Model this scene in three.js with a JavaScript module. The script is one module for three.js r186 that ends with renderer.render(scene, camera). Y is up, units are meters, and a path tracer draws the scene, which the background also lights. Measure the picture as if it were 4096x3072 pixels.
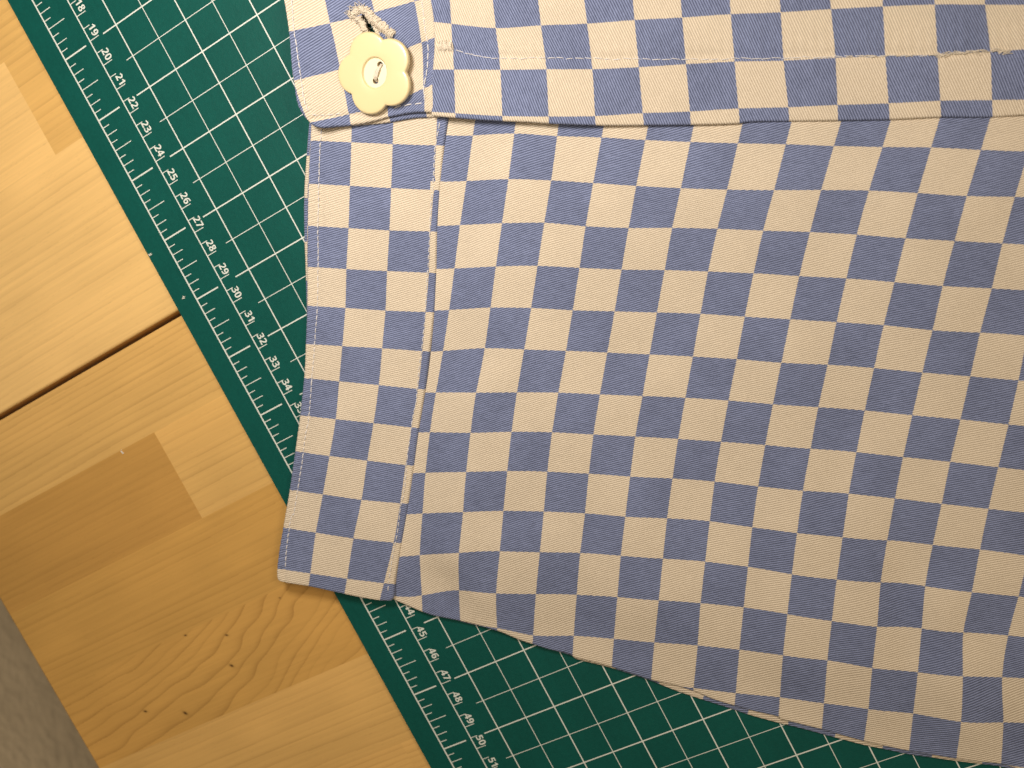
import * as THREE from 'three';
import { mergeGeometries } from 'three/addons/utils/BufferGeometryUtils.js';
import { FontLoader } from 'three/addons/loaders/FontLoader.js';
import { RectAreaLightUniformsLib } from 'three/addons/lights/RectAreaLightUniformsLib.js';
import { Brush, Evaluator, SUBTRACTION } from 'three-bvh-csg';

// ------------------------------------------------------------------ camera, light, exposure
// metres; y = 0 is the printed face of the cutting mat
const scene = new THREE.Scene();
const camera = new THREE.PerspectiveCamera(41.163, 4 / 3, 0.02, 12);
{
  const m = new THREE.Matrix4().makeBasis(
    new THREE.Vector3(0.97610734, -0.2172889, 0), new THREE.Vector3(-0.0449691, -0.20201065, -0.97835038), new THREE.Vector3(0.21258467, 0.95497499, -0.20695537));
  camera.position.set(0.07944625, 0.35688925, -0.07734249);
  camera.quaternion.setFromRotationMatrix(m);
}
camera.focus = 0.362; camera.userData.fStop = 12;
const renderer = new THREE.WebGLRenderer({ antialias: true });
renderer.toneMapping = THREE.LinearToneMapping;
renderer.toneMappingExposure = 1;
renderer.shadowMap.enabled = true;
scene.background = new THREE.Color().setRGB(0.07, 0.06, 0.047);      // dim walls of the room all round
RectAreaLightUniformsLib.init();
function areaLamp(name, rgb, power, w, h, pos, target) {
  const l = new THREE.RectAreaLight(new THREE.Color().setRGB(...rgb), power, w, h);
  l.name = name; l.position.set(...pos); l.lookAt(...target); scene.add(l); return l;
}
areaLamp('desk_lamp', [1, 0.92, 0.84], 45, 0.08, 0.08, [-0.075, 0.265, -0.19], [-0.06, 0, -0.12]);
areaLamp('ceiling_lamp', [1, 0.81, 0.58], 15.5, 0.4, 0.4, [0.95, 1.35, -0.65], [0, 0, 0]);
areaLamp('room_lamp', [1, 0.82, 0.60], 2.6, 0.8, 0.8, [0.1, 1.5, 0.1], [0.05, 0, 0.1]);

// ------------------------------------------------------------------ helpers
let seed = 7;
const rnd = () => { seed = (seed + 0x6d2b79f5) | 0; let t = Math.imul(seed ^ (seed >>> 15), 1 | seed); t = (t + Math.imul(t ^ (t >>> 7), 61 | t)) ^ t; return ((t ^ (t >>> 14)) >>> 0) / 4294967296; };
const rr = (a, b) => a + (b - a) * rnd();
const clamp = (x, a = 0, b = 1) => Math.min(b, Math.max(a, x));
const smooth = (a, b, x) => { const t = clamp((x - a) / (b - a)); return t * t * (3 - 2 * t); };
const mix = (a, b, t) => a + (b - a) * t;
const hash = (x, y, s = 0) => { let h = Math.imul(x | 0, 374761393) ^ Math.imul(y | 0, 668265263) ^ Math.imul(s | 0, 1274126177); h = Math.imul(h ^ (h >>> 13), 1274126177); return ((h ^ (h >>> 16)) >>> 0) / 4294967296; };
function noise(x, y, s = 0, px = 0, py = 0) {        // value noise 0..1, optionally periodic
  const x0 = Math.floor(x), y0 = Math.floor(y), fx = x - x0, fy = y - y0;
  const w = (v, p) => (p ? ((v % p) + p) % p : v);
  const u = fx * fx * (3 - 2 * fx), v = fy * fy * (3 - 2 * fy);
  const a = hash(w(x0, px), w(y0, py), s), b = hash(w(x0 + 1, px), w(y0, py), s), c = hash(w(x0, px), w(y0 + 1, py), s), d = hash(w(x0 + 1, px), w(y0 + 1, py), s);
  return mix(mix(a, b, u), mix(c, d, u), v);
}
function texture(w, h, fn, srgb) {
  const data = new Uint8Array(w * h * 4);
  for (let y = 0, o = 0; y < h; y++) for (let x = 0; x < w; x++, o += 4) {
    const c = fn(x, y);
    for (let k = 0; k < 3; k++) {
      let v = typeof c === 'number' ? c : c[k];
      if (srgb) v = v <= 0.0031308 ? v * 12.92 : 1.055 * Math.pow(v, 1 / 2.4) - 0.055;
      data[o + k] = clamp(v) * 255 + 0.5;
    }
    data[o + 3] = 255;
  }
  const t = new THREE.DataTexture(data, w, h);
  t.wrapS = t.wrapT = THREE.RepeatWrapping; t.magFilter = THREE.LinearFilter; t.minFilter = THREE.LinearMipmapLinearFilter; t.generateMipmaps = true;
  if (srgb) t.colorSpace = THREE.SRGBColorSpace;
  t.needsUpdate = true;
  return t;
}
const taken = {};
const numbered = (n) => { const k = taken[n] = (taken[n] ?? -1) + 1; return k ? n + '_' + String(k).padStart(3, '0') : n; };
function part(name, geometry, material, parent, extra) {
  const m = new THREE.Mesh(geometry, material); m.name = numbered(name); m.castShadow = m.receiveShadow = true; parent.add(m);
  if (extra) Object.assign(m.userData, extra);
  return m;
}
function thing(name, label, category) { const g = new THREE.Group(); g.name = name; g.userData = { label, category }; scene.add(g); return g; }
const IN = 0.0254;
const matTurn = Math.atan2(0.47479416, 0.88009687), matAt = [-0.17279022, 0, -0.11705236];
const ease = (t) => t * t * (3 - 2 * t);

// surveyed lattice of the cloth: per row x, z, height in millimetres
const netB = { i0: -1, j0: -2, rows: [
  [-22.3,-118.3,3.2,-8.1,-118.3,4.5,5.6,-118.5,4.8,20.7,-116.7,4.8,36.9,-116.3,4.8,51.7,-115.7,4.8,66.6,-114.8,4.8,82.3,-114,4.8,97.9,-113.2,4.8,113.1,-111.3,4.8,128.2,-110.3,4.8,142.4,-111,4.8,156.9,-110.2,4.8,171,-109.3,4.8,184.3,-108.6,4.8,196.7,-108.7,4.8,208.3,-110,4.8,219.7,-112.3,4.8],
  [-25.2,-103.2,3.2,-10.5,-103.5,4.5,3.7,-103.8,4.8,18.7,-102.5,4.8,34.4,-101.9,4.8,49.2,-101.2,4.8,64.1,-100.4,4.8,79.6,-99.7,4.8,95,-99.2,4.8,110.2,-97.9,4.8,125.1,-97.2,4.8,139.5,-97.4,4.8,154,-96.7,4.8,168,-95.9,4.8,181.2,-95.7,4.8,193.9,-96.2,4.8,206.3,-97.3,4.8,218.8,-98.5,4.8],
  [-28.1,-87.8,3.2,-12.9,-88.3,4.5,1.9,-88.8,5.6,16.8,-87.9,5.6,32,-87.3,5.6,46.7,-86.4,5.6,61.5,-85.7,5.6,76.9,-85.2,5.6,92.1,-84.8,5.6,107.1,-84.2,5.6,121.9,-83.8,5.6,136.4,-83.6,5.6,151,-82.8,5.6,164.9,-82.3,5.6,178.3,-82.3,5.6,191.5,-82.6,5.6,204.6,-83,5.6,217.6,-83.3,5.6],
  [-31.1,-72,3.2,-15.4,-72.8,4.5,0.2,-73.5,6.9,15.1,-73.1,7,29.6,-72.3,7,44.2,-71.4,7,59,-70.7,7,74.1,-70.3,7,89.1,-70.2,7,103.9,-70.3,7,118.6,-70.2,7,133.2,-69.5,7,147.8,-68.7,7,161.9,-68.5,7,175.7,-68.3,7,189.3,-68.1,7,202.6,-67.9,7,215.8,-67.6,7],
  [-33.9,-56.5,3.2,-17.9,-57.5,4.5,-2,-58.5,6.9,12.9,-58.8,7,27.3,-57.8,7,42,-57.4,7,56.6,-57.6,7,71.5,-57.5,7,86.3,-57.1,7,101.2,-56.8,7,115.8,-56.2,7,130.6,-55.3,7,145.3,-54.7,7,159.6,-54.1,7,173.6,-53.5,7,187.5,-52.9,7,201,-52.3,7,214.4,-51.8,7],
  [-36,-41.1,3.2,-20,-42.2,4.5,-4.1,-43.5,6.9,10.7,-44,7,25.4,-43.6,7,39.9,-43.3,7,54.5,-43.4,7,69,-43.2,7,83.9,-43,7,98.6,-42.4,7,113.5,-42,7,128.3,-41.2,7,142.9,-40.4,7,157.6,-39.9,7,172,-39.4,7,186.1,-38.9,7,200,-38.4,7,213.7,-37.9,7],
  [-38.1,-25.8,3.2,-22.2,-27.2,4.5,-6.4,-28.8,6.9,8.5,-29.2,7,23.2,-28.8,7,37.8,-28.8,7,52.3,-28.8,7,67,-28.8,7,81.7,-28.4,7,96.5,-28,7,111.3,-27.5,7,126.1,-27,7,141,-26,7,155.4,-25.7,7,169.6,-25.2,7,183.7,-24.5,7,197.7,-23.8,7,211.5,-23.1,7],
  [-41.2,-10.2,3.2,-24.9,-12,4.5,-8.7,-14,6.9,6.1,-14.4,7,21,-14.4,7,35.5,-14.2,7,50.2,-14.1,7,65,-14,7,79.7,-13.8,7,94.4,-13.3,7,109.4,-13.1,7,124.2,-12.5,7,139.2,-11.8,7,153.7,-11.3,7,168.3,-10.6,7,182.5,-9.9,7,196.5,-9.2,7,210.3,-8.5,7],
  [-43.9,4.7,3.2,-27.8,3.6,4.5,-11.7,2.2,6.9,3.5,1.3,7,18.5,0.7,7,33.3,0.7,7,48.2,0.6,7,63,0.5,7,77.6,0.7,7,92.4,1.2,7,107.3,1.6,7,122.3,2.1,7,137.3,2.8,7,152.2,3.4,7,166.8,4.2,7,181.2,4.9,7,195.2,5.7,7,209.1,6.4,7],
  [-46.8,20.2,3.2,-30.3,18.8,4.5,-13.9,17.3,6.9,1.5,16,7,16.4,15.3,7,31.3,15.3,7,46.1,15.3,7,61,15.4,7,75.7,15.6,7,90.6,15.8,7,105.6,16.1,7,120.6,16.6,7,135.5,17.3,7,150.3,18,7,165.1,18.8,7,179.5,19.6,7,193.8,20.3,7,207.7,21,7],
  [-48.9,36.6,3.2,-32.3,34.6,4.5,-15.7,32.3,6.9,-0.2,31,7,14.7,30.2,7,29.8,30,7,44.6,30.1,7,59.5,29.9,7,74.1,30.2,7,89,30.8,7,103.9,31,7,119,31.1,7,133.9,31.8,7,148.8,32.6,7,163.4,33.3,7,177.7,33.9,7,191.7,34.6,7,205.5,35.2,7],
  [-50.6,53.3,3.2,-33.8,50.8,4.5,-17.1,48,6.9,-1.8,46.6,7,13.4,45.6,7,28.6,45.1,7,43.3,45,7,58.1,44.7,7,73,44.8,7,87.7,45.8,7,102.8,46.3,7,117.9,46.6,7,132.5,46.7,7,147.2,47.3,7,162.1,47.7,7,177.1,48.8,7,192.3,50.1,7,207.3,51.3,7],
  [-51.8,71,3.2,-35.3,67.8,4.1,-18.7,64,6.5,-3.1,62.3,7,12.1,61.3,7,27.1,60.4,7,42,60,7,57.1,59.9,7,72,59.9,7,86.9,60.4,7,101.9,61.6,7,117,62.3,7,131.5,62.1,7,146,62.3,7,160.8,63,7,175.6,63.4,7,190.2,63.9,7,204.5,64.4,7],
  [-50.9,88.7,2.6,-35.2,84.7,3,-19.8,80.6,3.8,-5,80,4.8,10.4,78.6,5.2,25.8,77.4,5.5,41,76.4,6.2,56.1,75.9,6.7,71,75.7,7,86.1,75.8,7,101.2,76.5,7,116.3,77.8,7,131.4,78.3,7,146,77.8,7,159.3,77.6,7,173.7,77.7,7,187.8,77.8,7,201.6,77.9,7],
  [-50.1,107.2,2.6,-34.9,101.6,2.6,-19.9,95.3,2.6,-5.2,95.2,2.6,8.9,96.6,2.8,24.5,95.2,2.9,39.7,94.6,3.4,54.8,93.9,4.1,70.5,93.3,4.9,85.4,93,5.5,100.6,93,5.9,115.8,93,6.3,130.9,94,6.7,146.1,94.3,6.9,160.3,93.3,7,173.1,92.9,7,185.7,92.5,7,198.2,92.1,7],
  [-50,128,2.6,-34.5,118.6,2.6,-18.7,107.6,2.6,-4.8,109.8,2.6,7.8,114,2.6,23.6,112.3,2.6,38.7,112.2,2.6,53.8,111.7,2.6,69.6,111.6,2.7,84.9,111.7,2.9,100.6,111.2,3.2,116,111.4,3.5,131.1,111.3,4.1,146.2,111.3,4.7,161.7,111.5,4.8,175.6,110.8,4.8,189.3,110.1,5,202.7,109.4,5.2],
  [-51.1,151.4,2.6,-34.1,135.9,2.6,-16.6,118.7,2.6,-4.5,124.5,2.6,6.8,131.6,2.6,22.7,129.5,2.6,37.7,129.8,2.6,52.9,128.9,2.6,68.8,129.1,2.6,84.3,129.5,2.6,100.5,128.7,2.6,115.9,129.4,2.6,130.6,127.6,2.6,146.3,127.5,2.6,162.2,128.3,2.6,177.1,128.5,2.6,191.6,128.6,2.7,206,128.7,2.7],
  [-53.2,177,2.6,-33.7,153.5,2.6,-14.3,129.7,2.6,-4.1,139.5,2.6,5.8,149.5,2.6,21.8,147.1,2.6,36.8,147.8,2.6,51.9,146.4,2.6,67.9,147,2.6,83.7,147.6,2.6,100.4,146.2,2.6,115.8,147.1,2.6,129.6,142.5,2.6,146,142.9,2.6,162.2,144.2,2.6,177.9,145.2,2.6,193.3,146.2,2.6,208.5,147.2,2.6],
] };
const netW = { i0: -1, j0: -2, rows: [
  [-86.8,-117.3,5.4,-71,-116.5,5.4,-55.5,-115.8,5.4,-40.2,-115.1,5.4,-24,-114.9,5.4,-8.1,-114.7,5.4,7.5,-114.5,5.4],
  [-87.9,-102.6,5.4,-72,-101.9,5.4,-56.4,-101.1,5.4,-41.1,-100.4,5.4,-25.1,-100.1,5.4,-9.4,-99.8,5.4,6.1,-99.5,5.4],
  [-89,-87.6,5.4,-73,-86.9,5.4,-57.3,-86.2,5.4,-41.9,-85.5,5.4,-26.1,-85,5.4,-10.6,-84.6,5.4,4.6,-84.1,5.4],
  [-90.1,-72.4,5.4,-74.1,-71.7,5.4,-58.3,-71,5.4,-42.8,-70.3,5.4,-27.2,-69.7,5.4,-11.9,-69.1,5.4,3.1,-68.5,5.4],
  [-91.2,-57.3,5.4,-75.1,-56.7,5.4,-59.3,-56,5.4,-43.8,-55.4,5.4,-28.6,-55.2,5.4,-13.6,-55,5.4,1.2,-54.8,5.4],
  [-92.6,-42.1,5.4,-76.5,-41.7,5.4,-60.7,-41.2,5.4,-45.1,-40.8,5.4,-29.5,-40.5,5.4,-14.2,-40.2,5.4,0.8,-39.9,5.4],
  [-93.4,-27.8,5.4,-77.4,-27.3,5.4,-61.6,-26.9,5.4,-46.1,-26.4,5.4,-30.8,-26.3,5.4,-15.7,-26.1,5.4,-0.9,-26,5.4],
  [-95.4,-13,5.4,-79.2,-12.8,5.4,-63.3,-12.6,5.4,-47.7,-12.4,5.4,-32.3,-11.9,5.4,-17.2,-11.4,5.4,-2.3,-10.9,5.4],
  [-97,-0.7,5.4,-80.9,0.1,5.4,-65,0.8,5.4,-49.4,1.5,5.4,-34.3,2.3,5.4,-19.3,3.1,5.4,-4.6,3.8,5.4],
  [-97.5,13.9,5.4,-82,14.7,5.4,-66.8,15.4,5.4,-51.9,16.2,5.4,-37.1,17.1,5.4,-22.4,18,5.4,-8,18.8,5.4],
  [-100.6,27.9,5.4,-85.1,29,5.4,-69.9,30,5.4,-54.9,31,5.4,-39.7,31.8,5.4,-24.7,32.6,5.4,-9.9,33.4,5.4],
  [-105.3,43.5,5.4,-89.2,44.6,5.4,-73.3,45.6,5.4,-57.7,46.7,5.4,-42.2,47,5.4,-26.8,47.4,5.4,-11.8,47.8,5.4],
  [-109,59.3,5.4,-92.9,60.4,5.4,-77,61.5,5.4,-61.5,62.6,5.4,-45.2,63,5.4,-29.1,63.4,5.4,-13.4,63.8,5.4],
  [-111.4,77,5.4,-95.6,77.8,5.4,-80,78.6,5.4,-64.7,79.4,5.4,-49.6,79.9,5.4,-34.7,80.4,5.4,-20,80.9,5.4],
  [-113.8,95,5.4,-98.3,95.6,5.4,-83.1,96.1,5.4,-68.1,96.6,5.4,-54.1,97.2,5.4,-40.3,97.9,5.4,-26.7,98.5,5.4],
  [-116.3,113.5,5.4,-101.2,113.7,5.4,-86.2,113.9,5.4,-71.5,114.1,5.4,-58.7,115,5.4,-46.1,115.8,5.4,-33.6,116.6,5.4],
] };
const netF = { i0: -1, j0: -2, rows: [
  [-102.7,-153.1,9.1,-85.5,-154.8,9,-68.7,-156.4,8.6,-52.2,-158,8.6,-36.1,-158.5,8.6,-20.4,-159,8.6,-5,-159.5,8.6],
  [-99.3,-136.7,9.1,-82.2,-139.1,9,-65.6,-141.4,8.6,-49.2,-143.7,8.6,-34,-145.5,8.6,-19,-147.3,8.6,-4.4,-149,8.6],
  [-95.8,-120,9.1,-78.9,-123.1,9,-62.5,-126.2,8.6,-46.3,-129.2,8.6,-31.8,-132.3,8.6,-17.6,-135.4,8.6,-3.8,-138.4,8.6],
  [-92.2,-103.1,9.1,-75.5,-107,9,-59.3,-110.8,8.6,-43.3,-114.5,8.6,-29.6,-119,8.6,-16.2,-123.4,8.6,-3.1,-127.6,8.6],
  [-85.6,-89.6,9.1,-70.9,-92.7,9,-56.7,-95.7,8.6,-42.5,-98.6,8.6,-29.1,-103.9,8.6,-16,-109,8.6,-3.1,-113.9,8.6],
  [-78.8,-76,9.1,-66.3,-78.2,9,-54,-80.4,8.6,-41.8,-82.5,8.6,-28.6,-88.5,8.6,-15.7,-94.3,8.6,-3.1,-100,8.6],
  [-72.1,-62.3,9.1,-61.6,-63.6,9,-51.3,-64.8,8.6,-41.1,-66,8.6,-28.1,-72.8,8.6,-15.5,-79.4,8.6,-3.1,-85.9,8.6],
] };
const netE = { i0: -2, j0: -3, rows: [
  [-46.9,-179.5,9.7,-33.7,-173.4,9.7,-20.7,-167.3,9.7,-7.7,-161.2,9.6,6.4,-163.7,9.2,21.2,-164.9,8.6,37.4,-166.9,7.9,52.6,-166.6,7.3,67.8,-167.6,6.9,83.3,-167.6,6.8,97,-168.3,6.8,113.6,-168.6,6.8,128.2,-168.6,6.8,140.9,-165.4,6.8,153.4,-162.2,6.8,165.8,-159,6.8,178,-155.9,6.8],
  [-48,-162.9,9.7,-33.9,-158,9.7,-20,-153.3,9.7,-6.3,-148.5,9.6,8.2,-150.4,9.2,23.1,-151.3,8.6,39.1,-152.9,7.9,54.2,-152.8,7.3,69.4,-153.7,6.9,85,-153.7,6.8,99.2,-154.3,6.8,115.3,-154.6,6.8,130.1,-154.7,6.8,143.3,-152.3,6.8,156.4,-150,6.8,169.3,-147.7,6.8,182,-145.4,6.8],
  [-49,-145.8,9.7,-34.1,-142.4,9.7,-19.3,-139,9.7,-4.8,-135.7,9.6,10,-136.9,9.2,25,-137.4,8.6,40.7,-138.6,7.9,55.9,-138.8,7.3,71.2,-139.5,6.9,86.6,-139.6,6.8,101.3,-140.2,6.8,117.1,-140.5,6.8,132,-140.5,6.8,145.9,-139.1,6.8,159.5,-137.7,6.8,172.9,-136.3,6.8,186,-134.9,6.8],
  [-50.2,-128.4,9.5,-34.3,-126.5,9.5,-18.7,-124.5,9.5,-3.4,-122.7,9.5,11.8,-123.2,9.1,27,-123.4,8.4,42.4,-124.2,7.7,57.6,-124.6,7.1,72.9,-125.2,6.7,88.3,-125.3,6.6,103.5,-125.8,6.6,118.9,-126.1,6.6,134,-126.2,6.6,148.4,-125.7,6.6,162.6,-125.2,6.6,176.5,-124.8,6.6,190.1,-124.3,6.6],
  [-51.4,-110.7,9.2,-34.6,-110.2,9.2,-18.1,-109.8,9.2,-2,-109.4,9.2,13.6,-109.3,8.8,28.9,-109.1,8.1,44.1,-109.5,7.4,59.3,-110.2,6.8,74.7,-110.7,6.4,90,-110.7,6.3,105.8,-111.2,6.3,120.7,-111.4,6.3,136,-111.5,6.3,151.1,-112.1,6.3,165.8,-112.6,6.3,180.2,-113.2,6.3,194.3,-113.7,6.3],
  [-51.7,-97.7,9.2,-34.6,-96.6,9.2,-17.9,-95.5,9.2,-1.4,-94.4,9.1,14.5,-94.1,8.7,30.1,-94.1,8.1,45.8,-94.9,7.4,61.1,-95.3,6.8,76.6,-96.1,6.4,92.2,-96.3,6.3,107.3,-96.8,6.3,122.7,-97.1,6.3,137.9,-97.7,6.3,152.9,-97.7,6.3,167.5,-97.7,6.3,181.9,-97.7,6.3,195.9,-97.7,6.3],
  [-51.9,-84.6,9.2,-34.6,-82.7,9.2,-17.6,-80.9,9.2,-0.9,-79.1,9.1,15.4,-78.7,8.7,31.3,-78.7,8.1,47.5,-80,7.4,62.8,-80.2,6.8,78.6,-81.3,6.4,94.3,-81.7,6.3,108.9,-82.2,6.3,124.8,-82.5,6.3,139.8,-83.6,6.3,154.7,-83,6.3,169.3,-82.4,6.3,183.6,-81.9,6.3,197.6,-81.3,6.3],
  [-52.1,-71.2,9.2,-34.6,-68.6,9.2,-17.3,-66.1,9.2,-0.4,-63.6,9.1,16.3,-62.9,8.7,32.5,-63.1,8.1,49.2,-64.9,7.4,64.6,-64.9,6.8,80.6,-66.3,6.4,96.5,-66.9,6.3,110.5,-67.4,6.3,126.8,-67.7,6.3,141.8,-69.3,6.3,156.5,-68.1,6.3,171,-66.9,6.3,185.3,-65.8,6.3,199.3,-64.6,6.3],
] };
const line = {
  B_left: [[-0.708,-0.242],[-0.671,0.007],[-0.634,1.016],[-0.536,1.984],[-0.488,2.998],[-0.401,3.989],[-0.336,4.982],[-0.294,5.983],[-0.306,6.995],[-0.332,7.984],[-0.409,9.006],[-0.541,9.988],[-0.724,10.793],[-0.788,11.089]],
  B_bot: [[-0.789,11.103],[-0.42,11.22],[-0.043,11.41],[0.369,11.626],[1.043,11.927],[1.632,12.04],[2.022,12.096],[2.506,12.181],[3.017,12.237],[3.449,12.35],[4.005,12.501],[4.004,12.527],[4.482,12.616],[4.993,12.695],[5.505,12.812],[6.037,12.933],[6.57,13.002],[7.009,13.093],[7.474,13.22],[8.013,13.315],[8.499,13.406],[9.037,13.497],[9.008,13.518],[9.497,13.574],[9.991,13.626],[10.5,13.743],[11.05,13.87],[11.539,13.94],[11.985,13.983],[12.5,13.988],[12.991,13.989],[13.502,13.995],[14.006,13.999],[14.51,14.091]],
  B_under: [[-39.6,90.7],[-19.4,94.7],[-4.4,97.2],[10.3,101.5],[23.9,104.4],[23.9,104.8],[38.7,107.5],[53.4,110.9],[60.5,113.2],[69.8,115.7],[77.7,117.5],[85.0,119.2],[90.5,120.6],[104.1,123.0],[103.1,122.8],[111.2,124.0],[118.3,125.3],[125.4,126.5],[132.4,127.6],[139.7,128.3],[147.0,129.1],[154.7,129.3],[161.8,129.6],[170.2,129.7],[177.2,129.7],[185.1,131.2]],
  W_left: [[0.062,-0.708],[0.054,-0.406],[0.039,-0.009],[0.009,1.042],[0.013,2.023],[0.057,3.013],[0.068,3.974],[0.101,4.927],[0.14,5.985],[0.073,6.987],[0.104,8.017],[0.164,9.033],[0.166,10.046],[0.132,10.707],[0.137,11.102],[0.169,11.257]],
  W_bot: [[0.169,11.257],[0.254,11.326],[0.636,11.334],[1.087,11.343],[1.54,11.374],[2.066,11.411],[2.554,11.439],[3.087,11.449],[3.268,11.437]],
  W_right: [[3.252,-0.864],[3.224,-0.573],[3.172,0.021],[3.131,0.986],[3.141,2.012],[3.157,2.981],[3.179,4.013],[3.162,4.992],[3.155,6.005],[3.161,6.986],[3.179,8.004],[3.175,8.987],[3.162,9.999],[3.212,10.567],[3.258,10.975],[3.326,11.297],[3.268,11.437]],
  U_left: [[-74.1,-97.7],[-74.7,-93.7],[-76.3,-81.7],[-77.9,-67.0],[-78.5,-51.0],[-78.5,-47.5],[-78.6,-36.0],[-78.8,-23.1],[-78.9,-13.1],[-79.3,-4.3]],
  U_marks: [[-76.3,-81.7],[-77.9,-66.5],[-78.5,-50.7],[-78.6,-36.2],[-78.8,-22.4]],
  F_left: [[0.128,-0.853],[0.139,-0.668],[0.12,-0.305],[0.088,0.079],[0.003,0.755],[-0.035,1.1],[-0.087,1.411],[-0.096,1.629],[-0.069,1.768]],
  F_bot: [[-0.069,1.768],[-0.008,1.905],[0.12,2.097],[0.298,2.164],[0.623,2.2],[0.985,2.242],[1.318,2.276],[1.655,2.311],[1.994,2.348],[2.333,2.409],[2.669,2.498],[3.005,2.618],[3.31,2.728]],
  F_right: [[3.489,-0.109],[3.479,0.11],[3.48,0.434],[3.431,1.123],[3.385,1.52],[3.331,1.959],[3.314,2.5],[3.31,2.728]],
  E_left: [[-0.455,-0.637],[-0.438,-0.456],[-0.4,-0.198],[-0.379,0.194],[-0.391,0.584],[-0.424,0.796],[-0.466,1.126],[-0.481,1.417],[-0.482,1.866],[-0.487,2.09]],
  E_bot: [[-0.487,2.09],[-0.242,2.097],[-0.003,2.103],[0.423,2.108],[0.996,2.108],[1.49,2.116],[1.998,2.149],[2.562,2.173],[3.002,2.194],[3.978,2.259],[4.999,2.28],[5.986,2.318],[6.158,2.294],[7.035,2.3],[7.986,2.328],[8.987,2.339],[9.982,2.352],[10.98,2.348],[11.613,2.307],[12.169,2.285]],
  W_st1: [[0.278,-0.283],[0.253,0.151],[0.246,0.677],[0.255,1.404],[0.251,2.069],[0.286,2.698],[0.293,3.303],[0.291,4.108],[0.29,4.784],[0.304,5.484],[0.302,6.193],[0.309,5.945],[0.278,6.952],[0.267,7.589],[0.312,8.377],[0.337,9.051],[0.338,9.655],[0.311,9.625],[0.296,10.048],[0.292,10.608],[0.317,11.079]],
  W_st2: [[3.069,-0.534],[3.034,-0.278],[2.991,0.051],[2.981,0.522],[2.979,1.039],[2.972,1.588],[2.99,2.181],[2.986,2.525],[2.975,3.455],[2.996,4.167],[2.99,4.751],[2.974,5.438],[2.99,6.129],[3.015,6.275],[2.99,6.741],[3.004,7.211],[3.018,7.864],[3.038,8.206],[3.054,8.885],[3.025,9.107],[3.046,9.773],[3.047,10.263],[3.113,10.899],[3.167,11.295]],
  F_st1: [[0.339,-0.628],[0.294,-0.347],[0.239,-0.044],[0.206,0.39],[0.169,0.906],[0.139,1.177],[0.101,1.432],[0.092,1.671],[0.121,1.815]],
  F_st2: [[3.173,0.023],[3.153,0.36],[3.126,0.784],[3.14,1.052],[3.134,1.301],[3.076,1.737],[3.016,1.957],[3.019,2.147],[3.022,2.324]],
  F_st3: [[0.121,1.815],[0.29,1.884],[0.569,1.925],[0.919,1.955]],
  F_st4: [[2.117,2.096],[2.352,2.127],[2.553,2.177],[2.788,2.24],[3.006,2.316]],
  E_st: [[0.049,0.574],[0.211,0.604],[0.371,0.639],[0.693,0.702],[0.99,0.728],[1.984,0.74],[2.974,0.768],[3.994,0.826],[4.99,0.893],[5.982,0.936],[6.862,0.941],[7.0,0.94],[7.568,0.962],[7.988,0.981],[8.945,0.989],[9.491,0.996],[9.904,1.014]],
  E_fray: [[9.904,1.014],[10.237,0.995],[10.652,0.995],[10.984,0.99],[11.355,1.032]],
  E_tack: [[-0.362,0.453],[0.058,0.418],[0.05,0.547],[-0.366,0.57]],
  F_hole: [[1.721,-0.072],[1.788,0.194],[1.904,0.489],[2.041,0.807]],
};

// ------------------------------------------------------------------ floor far below the table edge
{
  const tex = texture(512, 512, (x, y) => {
    const n = noise(x / 9, y / 13, 3, 0, 0) * 0.35 + noise(x / 3.2, y / 4.1, 4) * 0.15 + noise(x / 40, y / 40, 5) * 0.5;
    const k = 0.86 + 0.28 * n; return [0.74 * k, 0.61 * k, 0.42 * k];
  }, true);
  tex.repeat.set(5, 5);
  const bump = texture(512, 512, (x, y) => noise(x / 6, y / 9, 8) * 0.6 + noise(x / 2.4, y / 3, 9) * 0.4);
  bump.repeat.set(5, 5);
  const f = part('floor', new THREE.PlaneGeometry(3, 3).rotateX(-Math.PI / 2), new THREE.MeshStandardMaterial({ map: tex, bumpMap: bump, bumpScale: 0.003, roughness: 0.85 }), scene, { kind: 'structure', label: 'pale beige mottled floor seen past the table edge' });
  f.position.y = -0.42;
}

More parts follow.
